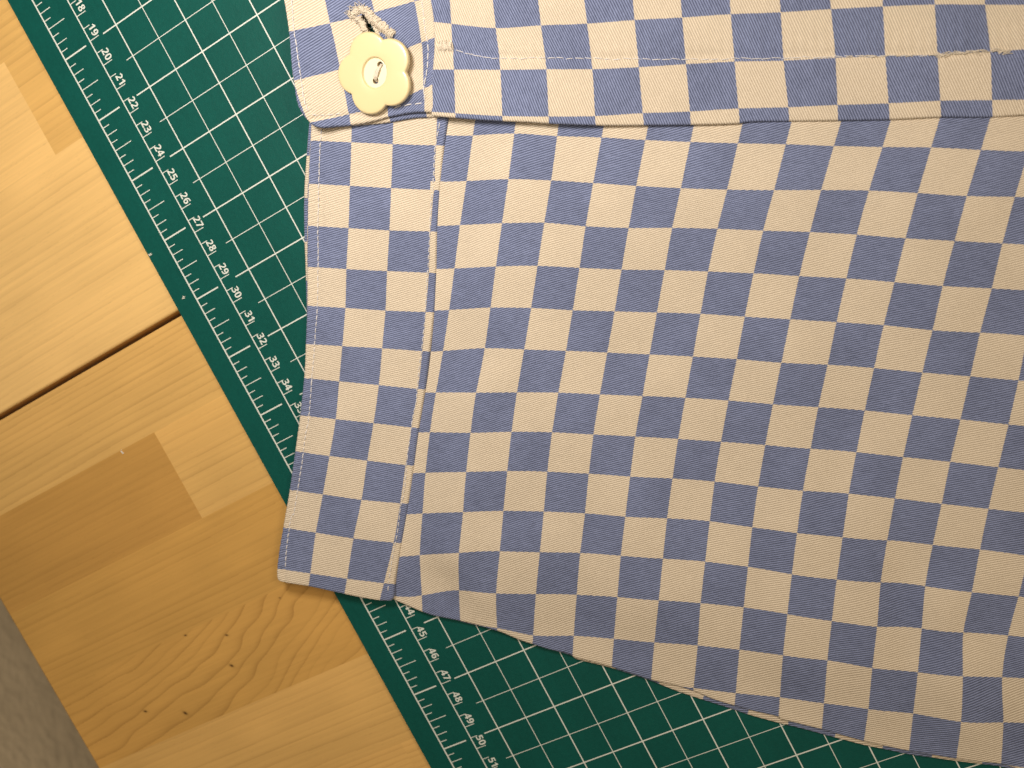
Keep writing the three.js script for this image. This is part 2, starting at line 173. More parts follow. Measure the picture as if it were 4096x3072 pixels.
// ------------------------------------------------------------------ table: two leaves of glued staves with a gap between
const table = thing('wooden_table', 'pale birch butcher block table with a dark gap between its two leaves', 'table');
table.position.set(matAt[0], -0.003, matAt[2]); table.rotation.y = matTurn;
{
  const V0 = -6.205, V1 = 14, TH = 0.026;
  // grain pictures: x runs along the stave, y across it
  function wood(kind, s) {
    const W = 1024, H = 176;
    const base = { light: [0.80, 0.525, 0.205], dark: [0.56, 0.31, 0.084], curly: [0.62, 0.355, 0.098], tan: [0.60, 0.345, 0.095], warm: [0.70, 0.43, 0.142] }[kind];
    return texture(W, H, (x, y) => {
      const X = x / W * 0.26, Y = y / H * 0.042;              // metres
      let f;
      if (kind === 'curly') f = Y + X * 0.10 + 0.20 * (Math.sqrt((X - 0.062) ** 2 + 0.0006) + X - 0.062) + 0.004 * (noise(X * 22, Y * 40, s) - 0.5) + 0.0016 * (noise(X * 90, Y * 160, s + 1) - 0.5);
      else f = Y + 0.0022 * (noise(X * 9, Y * 30, s) - 0.5) + 0.02 * X * (hash(s, 3) - 0.5);
      const rings = kind === 'curly' ? 1 / 0.0056 : 1 / 0.0034;
      const p = f * rings + 1.6 * noise(f * 70 + s, 1, s + 12) + (kind === 'curly' ? 0.5 * noise(X * 70, Y * 120, s + 13) : 0.25 * noise(X * 30, Y * 200, s + 14)), ring = p - Math.floor(p);
      const late = Math.pow(ring, kind === 'curly' ? 5 : 3) * (0.1 + 0.9 * hash(Math.floor(p), s, 5));
      const amp = { light: 0.13, dark: 0.12, curly: 0.30, tan: 0.16, warm: 0.20 }[kind];
      const fine = noise(X * 130 + 7, Y * 5200, s + 2) - 0.5, fibre = noise(X * 26, Y * 1500, s + 3) - 0.5;
      const blotch = noise(X * 60, Y * 90, s + 4) - 0.5, broad = noise(X * 12, Y * 34, s + 6) - 0.5;
      const pore = hash(Math.floor(x / 5), y, s + 9) > 0.987 ? -0.07 : 0;
      const k = 1 - amp * late + 0.055 * fine + 0.07 * fibre + 0.10 * blotch + 0.13 * broad + pore;
      const red = 0.05 * broad + 0.04 * late * amp * 5;
      let c = [base[0] * k, base[1] * (k - red * 0.6), base[2] * (k - red)];
      if (kind === 'curly') for (const [kx, ky, q, a] of knots) {       // small bark flecks in the curly stave
        const dx = X - kx, dy = Y - ky, e = (dx * Math.cos(a) + dy * Math.sin(a)) / (q * 1.9), g = (-dx * Math.sin(a) + dy * Math.cos(a)) / q, d = e * e + g * g;
        if (d < 9) { const t = Math.exp(-d * 1.6) * 0.93 + 0.12 * Math.exp(-d / 3); c = [mix(c[0], 0.035, t), mix(c[1], 0.012, t), mix(c[2], 0.004, t)]; }
      }
      return c;
    }, true);
  }
  // flecks placed in the stave's own metres (along from the table end, across from its upper edge)
  const knots = [[-3.264, 8.63, 0.0004, 0.3], [-2.565, 8.914, 0.00045, 0.5], [-2.771, 9.413, 0.00062, 0.8], [-4.729, 9.531, 0.00055, 0.5], [-4.035, 9.836, 0.0007, 0.9], [-1.35, 8.72, 0.00025, 0.5]].map(([v, u, q, a]) => [(v - V0) * IN, (u - 8.58) * IN, q, a]);
  const mats = {};
  function mat(kind, s) {
    return mats[kind + s] ??= new THREE.MeshPhysicalMaterial({ map: wood(kind, s), roughness: 0.42, specularIntensity: 0.6 });
  }
  // one stave: a bar along local x with eased edges where it meets the gap (lo / hi) and at its free end
  function stave(u0, u1, v0, v1, lo, hi, kind, s, parent, freeEnd, ox = 0) {
    const z0 = u0 * IN, z1 = u1 * IN, x0 = v0 * IN, x1 = v1 * IN, prof = [];
    const arc = (cz, cy, r, a0, a1) => { for (let k = 0; k <= 5; k++) { const a = mix(a0, a1, k / 5); prof.push([cz + r * Math.cos(a), cy + r * Math.sin(a)]); } };
    prof.push([z0, -TH]);
    if (lo) arc(z0 + lo, -lo, lo, Math.PI, Math.PI / 2); else prof.push([z0, 0]);
    if (hi) arc(z1 - hi, -hi, hi, Math.PI / 2, 0); else prof.push([z1, 0]);
    prof.push([z1, -TH]);
    const xs = freeEnd ? [[x0, 0.0009], [x0 + 0.00025, 0.0004], [x0 + 0.0009, 0], [x1, 0]] : [[x0, 0], [x1, 0]];
    const pos = [], uv = [], idx = [], n = prof.length;
    xs.forEach(([x, drop]) => prof.forEach(([z, y]) => { pos.push(x, Math.min(y, -drop), z); uv.push((x - x0 + ox) / 0.26, (z - z0 + Math.min(0, y) * 0.2) / 0.042); }));
    for (let i = 0; i < xs.length - 1; i++) for (let k = 0; k < n - 1; k++) { const a = i * n + k, b = a + n; idx.push(a, a + 1, b, b, a + 1, b + 1); }
    let g = new THREE.BufferGeometry(); g.setAttribute('position', new THREE.Float32BufferAttribute(pos, 3)); g.setAttribute('uv', new THREE.Float32BufferAttribute(uv, 2)); g.setIndex(idx);
    g = g.toNonIndexed();
    const cap = [], cuv = [];                                  // the two end faces
    for (const e of [0, xs.length - 1]) for (let k = 1; k < n - 1; k++) for (const q of e ? [0, k + 1, k] : [0, k, k + 1]) { const o = (e * n + q) * 3; cap.push(pos[o], pos[o + 1], pos[o + 2]); cuv.push(0.02 + pos[o + 1], 0.1 + (pos[o + 2] - z0) / 0.06); }
    const cg = new THREE.BufferGeometry(); cg.setAttribute('position', new THREE.Float32BufferAttribute(cap, 3)); cg.setAttribute('uv', new THREE.Float32BufferAttribute(cuv, 2));
    const all = mergeGeometries([g, cg]); all.computeVertexNormals();
    return part('stave', all, mat(kind, s), parent);
  }
  const upper = new THREE.Group(); upper.name = 'table_leaf'; table.add(upper);
  const lower = new THREE.Group(); lower.name = 'table_leaf_001'; table.add(lower);
  const r = 0.0013;
  // upper leaf, from the gap away
  stave(2.51, 3.985, V0, V1, 0, r, 'light', 11, upper, true);
  stave(1.02, 2.51, V0, V1, 0, 0, 'light', 12, upper, true, 0.07);
  stave(-0.55, 1.02, V0, -1.0, 0, 0, 'light', 13, upper, true);
  stave(-0.55, 1.02, -1.0, V1, 0, 0, 'warm', 11, upper, false, 0.1);
  stave(-2.1, -0.55, V0, V1, 0, 0, 'warm', 12, upper, true);
  stave(-3.66, -2.1, V0, V1, 0, 0, 'light', 12, upper, true, 0.15);
  stave(-6.8, -3.66, V0, V1, 0, 0, 'light', 11, upper, true, 0.11);
  // lower leaf
  stave(4.072, 5.45, V0, V1, r * 0.6, 0, 'warm', 21, lower, true);
  stave(5.45, 7.02, V0, -1.88, 0, 0, 'dark', 22, lower, true);
  stave(5.45, 7.02, -1.88, V1, 0, 0, 'warm', 23, lower, false);
  stave(7.02, 8.58, V0, V1, 0, 0, 'tan', 24, lower, true);
  stave(8.58, 10.13, V0, V1, 0, 0, 'curly', 31, lower, true);
  stave(10.13, 11.7, V0, V1, 0, 0, 'warm', 23, lower, true, 0.05);
  stave(11.7, 14.8, V0, V1, 0, 0, 'warm', 21, lower, true, 0.12);
}

// ------------------------------------------------------------------ cutting mat
const cuttingMat = thing('cutting_mat', 'green cutting mat with white half inch grid and ruler scales under the trousers', 'cutting mat');
cuttingMat.position.set(...matAt); cuttingMat.rotation.y = matTurn;
const font = await new FontLoader().loadAsync('fonts/droid/droid_sans_bold.typeface.json');
{
  const g0 = 1.0053, U0 = -8.1, U1 = 16.7, V0 = -0.372, V1 = 17.4, TH = 0.0029;
  const sh = new THREE.Shape(), c = 0.004, e = 0.0003;
  const a = V0 * IN + e, b = V1 * IN - e, p = -U1 * IN + e, q = -U0 * IN - e;
  sh.moveTo(a + c, p); sh.lineTo(b - c, p); sh.quadraticCurveTo(b, p, b, p + c); sh.lineTo(b, q - c); sh.quadraticCurveTo(b, q, b - c, q); sh.lineTo(a + c, q); sh.quadraticCurveTo(a, q, a, q - c); sh.lineTo(a, p + c); sh.quadraticCurveTo(a, p, a + c, p);
  const slab = new THREE.ExtrudeGeometry(sh, { depth: TH - 2 * e, bevelEnabled: true, bevelThickness: e, bevelSize: e, bevelSegments: 2, curveSegments: 6 });
  slab.rotateX(-Math.PI / 2).translate(0, -TH + e, 0);
  const grainy = texture(512, 512, (x, y) => noise(x / 2, y / 2, 1, 256, 256) * 0.6 + noise(x / 5.12, y / 5.12, 2, 100, 100) * 0.4);
  grainy.repeat.set(18, 18);
  const tone = texture(512, 512, (x, y) => {
    const n = noise(x / 32, y / 32, 3, 16, 16) - 0.5, f = noise(x / 2, y / 2, 4, 256, 256) - 0.5, s = noise(x / 3, y / 60, 6) - 0.5;
    const k = 1 + 0.10 * n + 0.12 * f + 0.05 * s; return [0.0036 * k, 0.080 * k, 0.066 * k];
  }, true);
  tone.repeat.set(5, 5);
  const green = new THREE.MeshPhysicalMaterial({ map: tone, bumpMap: grainy, bumpScale: 0.00004, roughness: 0.5, specularIntensity: 0.3 });
  part('mat_slab', slab, green, cuttingMat);
  const ink = new THREE.MeshStandardMaterial({ color: new THREE.Color().setRGB(0.70, 0.74, 0.69), roughness: 0.6 });
  const bar = (v0, u0, v1, u1, w, y) => {                     // a printed stroke between two points, w metres wide
    const dx = (v1 - v0) * IN, dz = (u1 - u0) * IN, L = Math.hypot(dx, dz);
    const g = new THREE.PlaneGeometry(L, w).rotateX(-Math.PI / 2).rotateY(-Math.atan2(dz, dx));
    return g.translate((v0 + v1) / 2 * IN, y, (u0 + u1) / 2 * IN);
  };
  const Y1 = 0.00005, Y2 = 0.00010;
  const long = [], cross = [], ticks = [];
  for (let k = 0; k <= 30; k++) long.push(bar(g0 + k / 2, -7.6, g0 + k / 2, 16.2, k % 2 ? 0.00030 : 0.00046, Y2));
  for (let k = -14; k <= 32; k++) cross.push(bar(k % 2 ? 0.878 : 0.753, k / 2, g0 + 15.3, k / 2, k % 2 ? 0.00027 : 0.00047, Y1));
  part('grid_line', mergeGeometries(long), ink, cuttingMat, { kind: 'stuff' });
  part('grid_line', mergeGeometries(cross), ink, cuttingMat, { kind: 'stuff' });
  ticks.push(bar(0, -7.6, 0, 16.2, 0.00056, Y2), bar(0.508, -7.6, 0.508, 16.2, 0.00046, Y2));
  for (let k = -56; k <= 128; k++) ticks.push(bar(0.008, k / 8, k % 8 === 0 ? 0.415 : k % 4 === 0 ? 0.317 : k % 2 === 0 ? 0.197 : 0.125, k / 8, k % 8 === 0 ? 0.00055 : 0.00031, Y1));
  for (let k = 4; k <= 118; k++) ticks.push(bar(0.515, -0.019 + (k / 2 - 19) / 2.54, k % 2 ? 0.626 : 0.68, -0.019 + (k / 2 - 19) / 2.54, 0.00029, Y1));
  part('ruler_scale', mergeGeometries(ticks), ink, cuttingMat, { kind: 'stuff' });
  for (let cm = 17; cm <= 52; cm++) {
    if (cm > 35 && cm < 44) continue;                         // hidden under the cloth
    const s = new THREE.ShapeGeometry(font.generateShapes(String(cm), 0.00295), 4);
    s.computeBoundingBox(); const bb = s.boundingBox;
    s.translate(-bb.max.x, 0, 0).scale(0.97, 1, 1);
    // reading direction runs down the scale (local +z), digit tops point to local +x
    s.applyMatrix4(new THREE.Matrix4().makeBasis(new THREE.Vector3(0, 0, 1), new THREE.Vector3(1, 0, 0), new THREE.Vector3(0, 1, 0)));
    s.translate(0.592 * IN, Y2, (-0.019 + (cm - 19) / 2.54 - 0.026) * IN);
    part('ruler_number', s, ink, cuttingMat);
  }
}

// ------------------------------------------------------------------ cloth
const CHECK = 0.0168;                                          // one woven check
const weave = (() => {
  const N = 2048, per = 8;
  return texture(N, N, (x, y) => {
    const i = x / N * per, j = y / N * per;
    const ph = 18 * j + 6.5 * i, fl = Math.floor(ph), t = ph - fl;
    const step = (hash(((fl % 144) + 144) % 144, Math.floor(i * 18) % 144, 2) - 0.5);
    const ridge = 0.5 + 0.5 * Math.cos(2 * Math.PI * t);
    const jag = 0.016 * (t - 0.5) + 0.008 * step;
    const blue = ((Math.floor(i + jag + 80) + Math.floor(j - jag * 0.7 + 80)) & 1) === 1;
    const slub = noise(i * 9, j * 44, 3, 72, 352) - 0.5, yarn = noise(i * 60, j * 30, 4, 480, 240) - 0.5, fade = noise(i * 1.5, j * 1.5, 5, 12, 12) - 0.5, broad = noise(i * 4, j * 5, 6, 32, 40) - 0.5;
    const k = ridge * 0.97 + 0.03 + 0.06 * step + 0.09 * yarn;
    if (blue) {
      const a = clamp(k + 0.12 * slub);
      const f = 1 + 0.13 * fade + 0.09 * broad + 0.10 * slub;
      return [mix(0.080, 0.300, a) * f, mix(0.098, 0.352, a) * f, mix(0.172, 0.565, a) * f];
    }
    const a = clamp(k), f = 1 + 0.05 * fade + 0.03 * broad + 0.05 * slub;
    return [mix(0.53, 0.90, a) * f, mix(0.44, 0.79, a) * f, mix(0.325, 0.635, a) * f];
  }, true);
})();
const weaveBump = (() => {
  const N = 1024, per = 2;
  return texture(N, N, (x, y) => {
    const i = x / N * per, j = y / N * per, ph = 18 * j + 6.5 * i, t = ph - Math.floor(ph);
    const seg = Math.abs(Math.sin(Math.PI * (i * 26 + j * 5)));
    return (0.5 + 0.5 * Math.cos(2 * Math.PI * t)) * (0.86 + 0.14 * seg) * 0.97 + 0.03 * noise(i * 120, j * 120, 7, 240, 240);
  });
})();
weaveBump.repeat.set(4, 4);                                    // uv 0..1 covers eight checks
const cloth = new THREE.MeshPhysicalMaterial({ map: weave, bumpMap: weaveBump, bumpScale: 0.00016, roughness: 0.92, sheen: 0.5, sheenColor: new THREE.Color(1, 0.97, 0.92), sheenRoughness: 0.6, specularIntensity: 0.35, side: THREE.DoubleSide });
const threadMat = new THREE.MeshPhysicalMaterial({ color: new THREE.Color().setRGB(0.74, 0.72, 0.72), roughness: 0.85, sheen: 0.3, sheenColor: new THREE.Color(1, 1, 1), specularIntensity: 0.4 });
const creamThread = new THREE.MeshPhysicalMaterial({ color: new THREE.Color().setRGB(0.74, 0.66, 0.54), roughness: 0.9, sheen: 0.3, sheenColor: new THREE.Color(1, 0.96, 0.9), specularIntensity: 0.3 });

const cr = (a, b, c, d, t) => 0.5 * (2 * b + (-a + c) * t + (2 * a - 5 * b + 4 * c - d) * t * t + (-a + 3 * b - 3 * c + d) * t * t * t);
function at(net, i, j) {                                       // point of the cloth (m) at woven coordinates i, j
  const W = net.rows[0].length / 3, H = net.rows.length, gi = i - net.i0, gj = j - net.j0;
  const a = clamp(Math.floor(gi), 1, W - 3), b = clamp(Math.floor(gj), 1, H - 3), out = [0, 0, 0];
  for (let c = 0; c < 3; c++) {
    const r = [];
    for (let m = -1; m < 3; m++) { const row = net.rows[b + m], o = c; r.push(cr(row[(a - 1) * 3 + o], row[a * 3 + o], row[(a + 1) * 3 + o], row[(a + 2) * 3 + o], gi - a)); }
    out[c] = cr(r[0], r[1], r[2], r[3], gj - b) / 1000;
  }
  const add = net.add ? net.add(i, j) / 1000 : 0;
  return new THREE.Vector3(out[0], out[2] + add, out[1]);
}
const curve = (pts) => {
  const c = new THREE.CatmullRomCurve3(pts.map(([x, y]) => new THREE.Vector3(x, y, 0)), false, 'centripetal'); c.arcLengthDivisions = 600;
  return (t) => { const p = c.getPointAt(clamp(t)); return [p.x, p.y]; };
};
const inset = (pts, d) => pts.map((p, k) => {                  // moves a polyline to its left-hand side by d
  const a = pts[Math.max(0, k - 1)], b = pts[Math.min(pts.length - 1, k + 1)], L = Math.hypot(b[0] - a[0], b[1] - a[1]) || 1;
  return [p[0] + (b[1] - a[1]) / L * d, p[1] - (b[0] - a[0]) / L * d];
});
/* A sewn piece: the cloth between four edges, with a rounded rim of the given thickness and a back. */
function panel(net, { left, right, top, bottom, nu, nv, thick, rim = 0.5, uv, hole, drop = 0 }) {
  const L = curve(left), R = curve(right), T = curve(top), B = curve(bottom), pos = [], tex = [], idx = [];
  const c00 = L(0), c10 = R(0), c01 = L(1), c11 = R(1);
  const st = [], P = [];
  for (let v = 0; v <= nv; v++) for (let u = 0; u <= nu; u++) {
    const a = u / nu, b = v / nv, l = L(b), r = R(b), t = T(a), m = B(a), q = [];
    for (let c = 0; c < 2; c++) q.push(mix(l[c], r[c], a) + mix(t[c], m[c], b) - mix(mix(c00[c], c10[c], a), mix(c01[c], c11[c], a), b));
    st.push(q); const p = at(net, q[0], q[1]); p.y -= drop; P.push(p);
  }
  const id = (u, v) => v * (nu + 1) + u, put = (p, s) => { pos.push(p.x, p.y, p.z); const w = uv(s[0], s[1]); tex.push(w[0] / 8, w[1] / 8); return pos.length / 3 - 1; };
  P.forEach((p, k) => put(p, st[k]));
  const cut = (u, v) => hole && hole((st[id(u, v)][0] + st[id(u + 1, v + 1)][0]) / 2, (st[id(u, v)][1] + st[id(u + 1, v + 1)][1]) / 2);
  for (let v = 0; v < nv; v++) for (let u = 0; u < nu; u++) { if (cut(u, v)) continue; const a = id(u, v), b = id(u + 1, v), c = id(u, v + 1), d = id(u + 1, v + 1); idx.push(a, c, b, b, c, d); }
  // rim: once round the edge
  const loop = [];
  for (let u = 0; u < nu; u++) loop.push([u, 0]);
  for (let v = 0; v < nv; v++) loop.push([nu, v]);
  for (let u = nu; u > 0; u--) loop.push([u, nv]);
  for (let v = nv; v > 0; v--) loop.push([0, v]);
  const n = loop.length, S = 6, rings = [loop.map(([u, v]) => id(u, v))];
  const nrm = loop.map(([u, v], k) => {
    const p0 = P[id(...loop[(k + n - 2) % n])], p1 = P[id(...loop[(k + 2) % n])];
    return new THREE.Vector3(-(p1.z - p0.z), 0, p1.x - p0.x).multiplyScalar(-1).normalize();
  });
  const sn = loop.map(([u, v], k) => {
    const p0 = st[id(...loop[(k + n - 2) % n])], p1 = st[id(...loop[(k + 2) % n])], l = Math.hypot(p1[0] - p0[0], p1[1] - p0[1]) || 1;
    return [(p1[1] - p0[1]) / l, -(p1[0] - p0[0]) / l];
  });
  const out = rim * thick;
  for (let s = 1; s <= S; s++) {
    const th = Math.PI * s / S;
    rings.push(loop.map(([u, v], k) => {
      const p = P[id(u, v)].clone().addScaledVector(nrm[k], out * Math.sin(th)); p.y -= thick / 2 * (1 - Math.cos(th));
      const e = (th * thick / 2 * 0.8) / CHECK, q = st[id(u, v)];
      return put(p, [q[0] + sn[k][0] * e, q[1] + sn[k][1] * e]);
    }));
  }
  for (let s = 0; s < S; s++) for (let k = 0; k < n; k++) { const a = rings[s][k], b = rings[s][(k + 1) % n], c = rings[s + 1][k], d = rings[s + 1][(k + 1) % n]; idx.push(a, b, c, b, d, c); }
  // back
  const back = new Map(), bi = (u, v) => { const k = id(u, v); if (!back.has(k)) { const p = P[k].clone(); p.y -= thick; back.set(k, put(p, st[k])); } return back.get(k); };
  loop.forEach(([u, v], k) => back.set(id(u, v), rings[S][k]));
  for (let v = 0; v < nv; v++) for (let u = 0; u < nu; u++) { if (cut(u, v)) continue; const a = bi(u, v), b = bi(u + 1, v), c = bi(u, v + 1), d = bi(u + 1, v + 1); idx.push(a, b, c, b, d, c); }
  const g = new THREE.BufferGeometry();
  g.setAttribute('position', new THREE.Float32BufferAttribute(pos, 3)); g.setAttribute('uv', new THREE.Float32BufferAttribute(tex, 2)); g.setIndex(idx);
  g.computeVertexNormals();
  return g;
}
const trousers = thing('checked_trousers', 'blue and cream checkerboard twill trousers with flower button, laid on the green mat', 'trousers');
const gauss = (x, s) => Math.exp(-x * x / (2 * s * s));
const ridge = (i, j, i0, j0, i1, j1, w, h) => {                // a soft crease from one woven point to another
  const dx = i1 - i0, dy = j1 - j0, L = Math.hypot(dx, dy), t = ((i - i0) * dx + (j - j0) * dy) / (L * L), d = ((i - i0) * dy - (j - j0) * dx) / L;
  return h * gauss(d, w) * smooth(-0.25, 0.2, t) * (1 - smooth(0.8, 1.25, t));
};
netB.add = (i, j) => {
  const bottom = 11.2 + 0.24 * i;
  let h = 0.8 * (noise(i * 0.42 + 0.2 * j, j * 0.34 - i * 0.1, 21) - 0.5) * 2 + 0.3 * (noise(i * 0.9 + 4, j * 0.8, 22) - 0.5) * 2;
  h += ridge(i, j, 0.75, 9.9, 1.95, 12.0, 0.36, 1.5) - ridge(i, j, 0.2, 10.3, 1.2, 12.0, 0.34, 0.6);
  h += ridge(i, j, 0.7, 3.6, 0.9, 5.6, 0.4, -0.8) + ridge(i, j, 1.1, 8.0, 0.9, 10.2, 0.4, 0.8);
  h += ridge(i, j, 2.4, 9.6, 3.2, 12.2, 0.5, 0.8) + ridge(i, j, 5.0, 8.4, 6.2, 13.0, 0.5, 0.8);
  h += ridge(i, j, 8.2, 4.6, 9.8, 13.2, 0.5, 1.0) + ridge(i, j, 10.5, 8.6, 11.3, 13.6, 0.45, 1.1) - ridge(i, j, 11.4, 9.2, 12.0, 13.4, 0.4, 0.9) + ridge(i, j, 12.4, 10.2, 13.4, 13.8, 0.5, 1.3);
  h += ridge(i, j, 9.6, 0.4, 12.4, 5.4, 0.7, 0.9);
  return h * smooth(-0.9, 0.4, i) * (1 - 0.6 * smooth(-1.2, 0.2, j - bottom));
};
netW.add = (i, j) => 0.25 * (noise(i * 0.7, j * 0.6, 31) - 0.5) * 2 - 0.42 * gauss(i - 0.30 - 0.02 * Math.sin(j * 0.8), 0.045) - 0.34 * gauss(i - 3.06 - 0.006 * j, 0.05)
  + 0.16 * Math.sin(j * 46 + i * 8 + 2 * noise(j * 3, 1, 5)) * (1 - smooth(0.26, 0.34, i)) - 0.5 * smooth(3.08, 3.3, i) + 0.3 * ridge(i, j, 0.9, 6.6, 0.9, 9.2, 0.3, 1);
netF.add = (i, j) => {
  let h = 2.6 * smooth(1.0, -0.1, i) + 0.35 * (noise(i * 0.8 + 3, j * 0.9, 41) - 0.5) * 2;
  h -= 0.55 * gauss(i - 0.20 + 0.07 * smooth(0.6, 1.8, j), 0.045) + 0.5 * gauss(i - 3.13, 0.05) * 1;
  h += 0.16 * Math.sin(j * 44 + i * 6 + 2 * noise(j * 3, 2, 5)) * (1 - smooth(0.14, 0.26, i));
  h += ridge(i, j, 2.15, 0.15, 2.9, 1.0, 0.22, 1.1) - ridge(i, j, 1.3, 0.05, 1.7, 0.9, 0.3, 0.5);     // pulled up along the buttonhole
  h -= 1.0 * gauss(i - 2.1, 0.5) * gauss(j - 1.0, 0.6);
  h -= 0.45 * gauss(j - 1.97 - 0.13 * (i - 0.5), 0.05) * (i < 3.05 ? 1 : 0);
  return h;
};
netE.add = (i, j) => 0.4 * (noise(i * 0.4, j * 0.6 + 5, 51) - 0.5) * 2 - 0.4 * gauss(j - (0.6 + 0.07 * smooth(0, 2, i) + 0.03 * i + 0.0 * j), 0.06) * smooth(-0.3, 0.1, i) * (1 - smooth(11.2, 11.6, i))
  + 0.15 * Math.sin(i * 30) * gauss(j - 0.7, 0.25) + 0.5 * gauss(i + 0.3, 0.2) * gauss(j - 0.5, 0.25) - 0.5 * smooth(10.3, 11.6, i) * (1 - smooth(0.4, 0.95, j));

// the leg panel, the layer under it, the waistband below the flap
{
  const left = [[-0.93, -0.95], ...line.B_left.map(([i, j]) => [i - 0.2 * (1 - smooth(9.6, 11.0, j)) + 0.03, j])], bottom = inset([...line.B_bot, [15.4, 14.16]], 0.05);
  left[left.length - 1] = bottom[0];
  part('front_panel', panel(netB, { left, right: [[15.4, -0.95], [15.4, 6], bottom[bottom.length - 1]], top: [left[0], [3, -0.95], [9, -0.95], [15.4, -0.95]], bottom, nu: 190, nv: 170, thick: 0.0022, rim: 0.42, uv: (i, j) => [i, j] }), cloth, trousers);
  // back layer peeping out along the lower edge: a strip in world millimetres
  const pts = line.B_under, low = new THREE.CatmullRomCurve3(pts.map(([x, z]) => new THREE.Vector3(x / 1000, 0, z / 1000)), false, 'centripetal');
  const pos = [], uvs = [], idx = [], nS = 160, prof = [[-0.020, 0.0011], [-0.008, 0.0014], [-0.0020, 0.0014], [-0.0008, 0.0012], [0.0002, 0.0010], [0.0005, 0.0006], [-0.0003, 0.0003], [-0.0012, 0.0001], [-0.02, 0.0001]];
  for (let s = 0; s <= nS; s++) {
    const p = low.getPointAt(s / nS), t = low.getTangentAt(s / nS), nx = -t.z, nz = t.x, along = low.getLength() * s / nS;
    prof.forEach(([o, y]) => { pos.push(p.x + nx * o, y, p.z + nz * o); uvs.push((along / 0.0169 - 5.87) / 8, (0.45 + o / 0.0168) / 8); });
  }
  const n = prof.length;
  for (let s = 0; s < nS; s++) for (let k = 0; k < n - 1; k++) { const a = s * n + k, b = a + n; idx.push(a, b, a + 1, b, b + 1, a + 1); }
  const g = new THREE.BufferGeometry(); g.setAttribute('position', new THREE.Float32BufferAttribute(pos, 3)); g.setAttribute('uv', new THREE.Float32BufferAttribute(uvs, 2)); g.setIndex(idx); g.computeVertexNormals();
  part('back_panel', g, cloth, trousers);
}
{
  const left = inset(line.W_left, 0.0), bottom = inset(line.W_bot, 0.045), right = inset(line.W_right, -0.03);
  bottom[0] = left[left.length - 1]; right[right.length - 1] = bottom[bottom.length - 1];
  part('waistband', panel(netW, { left, right, top: [left[0], right[0]], bottom, nu: 90, nv: 260, thick: 0.0032, rim: 0.25, uv: (i, j) => [i + 1, j] }), cloth, trousers);
  // the far side of the waistband peeping out on the left
  const c = new THREE.CatmullRomCurve3(line.U_left.map(([x, z]) => new THREE.Vector3(x / 1000, 0, z / 1000)), false, 'centripetal');
  const pos = [], uvs = [], idx = [], nS = 120, prof = [[0.012, 0.0016], [0.003, 0.0019], [0.0012, 0.0020], [0.0004, 0.0017], [0, 0.0011], [0.0004, 0.0005], [0.002, 0.0002]];
  const mk = line.U_marks.map(([x, z]) => { let best = 0, bd = 9; for (let s = 0; s <= 400; s++) { const p = c.getPointAt(s / 400), d = Math.hypot(p.x - x / 1000, p.z - z / 1000); if (d < bd) { bd = d; best = s / 400; } } return best; });
  const toJ = (t) => { if (t < mk[0]) return (t - mk[0]) / (mk[1] - mk[0]); for (let k = 0; k < mk.length - 1; k++) if (t <= mk[k + 1]) return k + (t - mk[k]) / (mk[k + 1] - mk[k]); return mk.length - 1 + (t - mk[mk.length - 1]) / (mk[mk.length - 1] - mk[mk.length - 2]); };
  for (let s = 0; s <= nS; s++) {
    const p = c.getPointAt(s / nS), t = c.getTangentAt(s / nS), nx = t.z, nz = -t.x;
    prof.forEach(([o, y]) => { pos.push(p.x + nx * o, y, p.z + nz * o); uvs.push((0.5 + o / 0.05) / 8, toJ(s / nS) / 8); });
  }
  const n = prof.length;
  for (let s = 0; s < nS; s++) for (let k = 0; k < n - 1; k++) { const a = s * n + k, b = a + n; idx.push(a, a + 1, b, b, a + 1, b + 1); }
  const g = new THREE.BufferGeometry(); g.setAttribute('position', new THREE.Float32BufferAttribute(pos, 3)); g.setAttribute('uv', new THREE.Float32BufferAttribute(uvs, 2)); g.setIndex(idx); g.computeVertexNormals();
  part('waistband_lining', g, cloth, trousers);
}
// the overlapping front: waistband end with the buttonhole, and the fly panel with its folded edge
const slit = (i, j) => { const p = [i - 1.80, j - 0.26], a = 1.30, u = p[0] * Math.cos(a) + p[1] * Math.sin(a), v = -p[0] * Math.sin(a) + p[1] * Math.cos(a); return (u / 0.30) ** 2 + (v / 0.075) ** 2 < 1; };
{
  const left = inset(line.F_left, 0.05), low = inset(line.F_bot, 0.03);
  const bottom = low.map(([i, j]) => [i, j - 0.105 * smooth(1.0, 2.2, i)]), right = line.F_right.map((p) => [...p]);
  bottom[0] = left[left.length - 1]; right[right.length - 1] = bottom[bottom.length - 1];
  const uv = (i, j) => [i + 1, j];
  part('waistband_end', panel(netF, { left, right, top: [left[0], right[0]], bottom, nu: 130, nv: 120, thick: 0.0021, rim: 0.3, uv, hole: slit }), cloth, trousers);
  const l2 = left.map(([i, j]) => [i + 0.03, j]), r2 = line.F_right.map((p) => [...p]), b2 = low.map((p) => [...p]);
  b2[0] = l2[l2.length - 1]; r2[r2.length - 1] = b2[b2.length - 1];
  part('waistband_facing', panel(netF, { left: l2, right: r2, top: [l2[0], r2[0]], bottom: b2, nu: 90, nv: 80, thick: 0.0019, rim: 0.35, uv, hole: slit, drop: 0.0020 }), cloth, trousers);
  const eb = inset([...line.E_bot, [13.6, 2.22]], 0.045), el = inset(line.E_left, 0.03);
  el[el.length - 1] = eb[0];
  part('fly_panel', panel(netE, { left: el, right: [[13.6, -0.8], eb[eb.length - 1]], top: [el[0], [6, -0.8], [13.6, -0.8]], bottom: eb, nu: 230, nv: 60, thick: 0.0018, rim: 0.4, uv: (i, j) => [-j + 8, i] }), cloth, trousers);
}

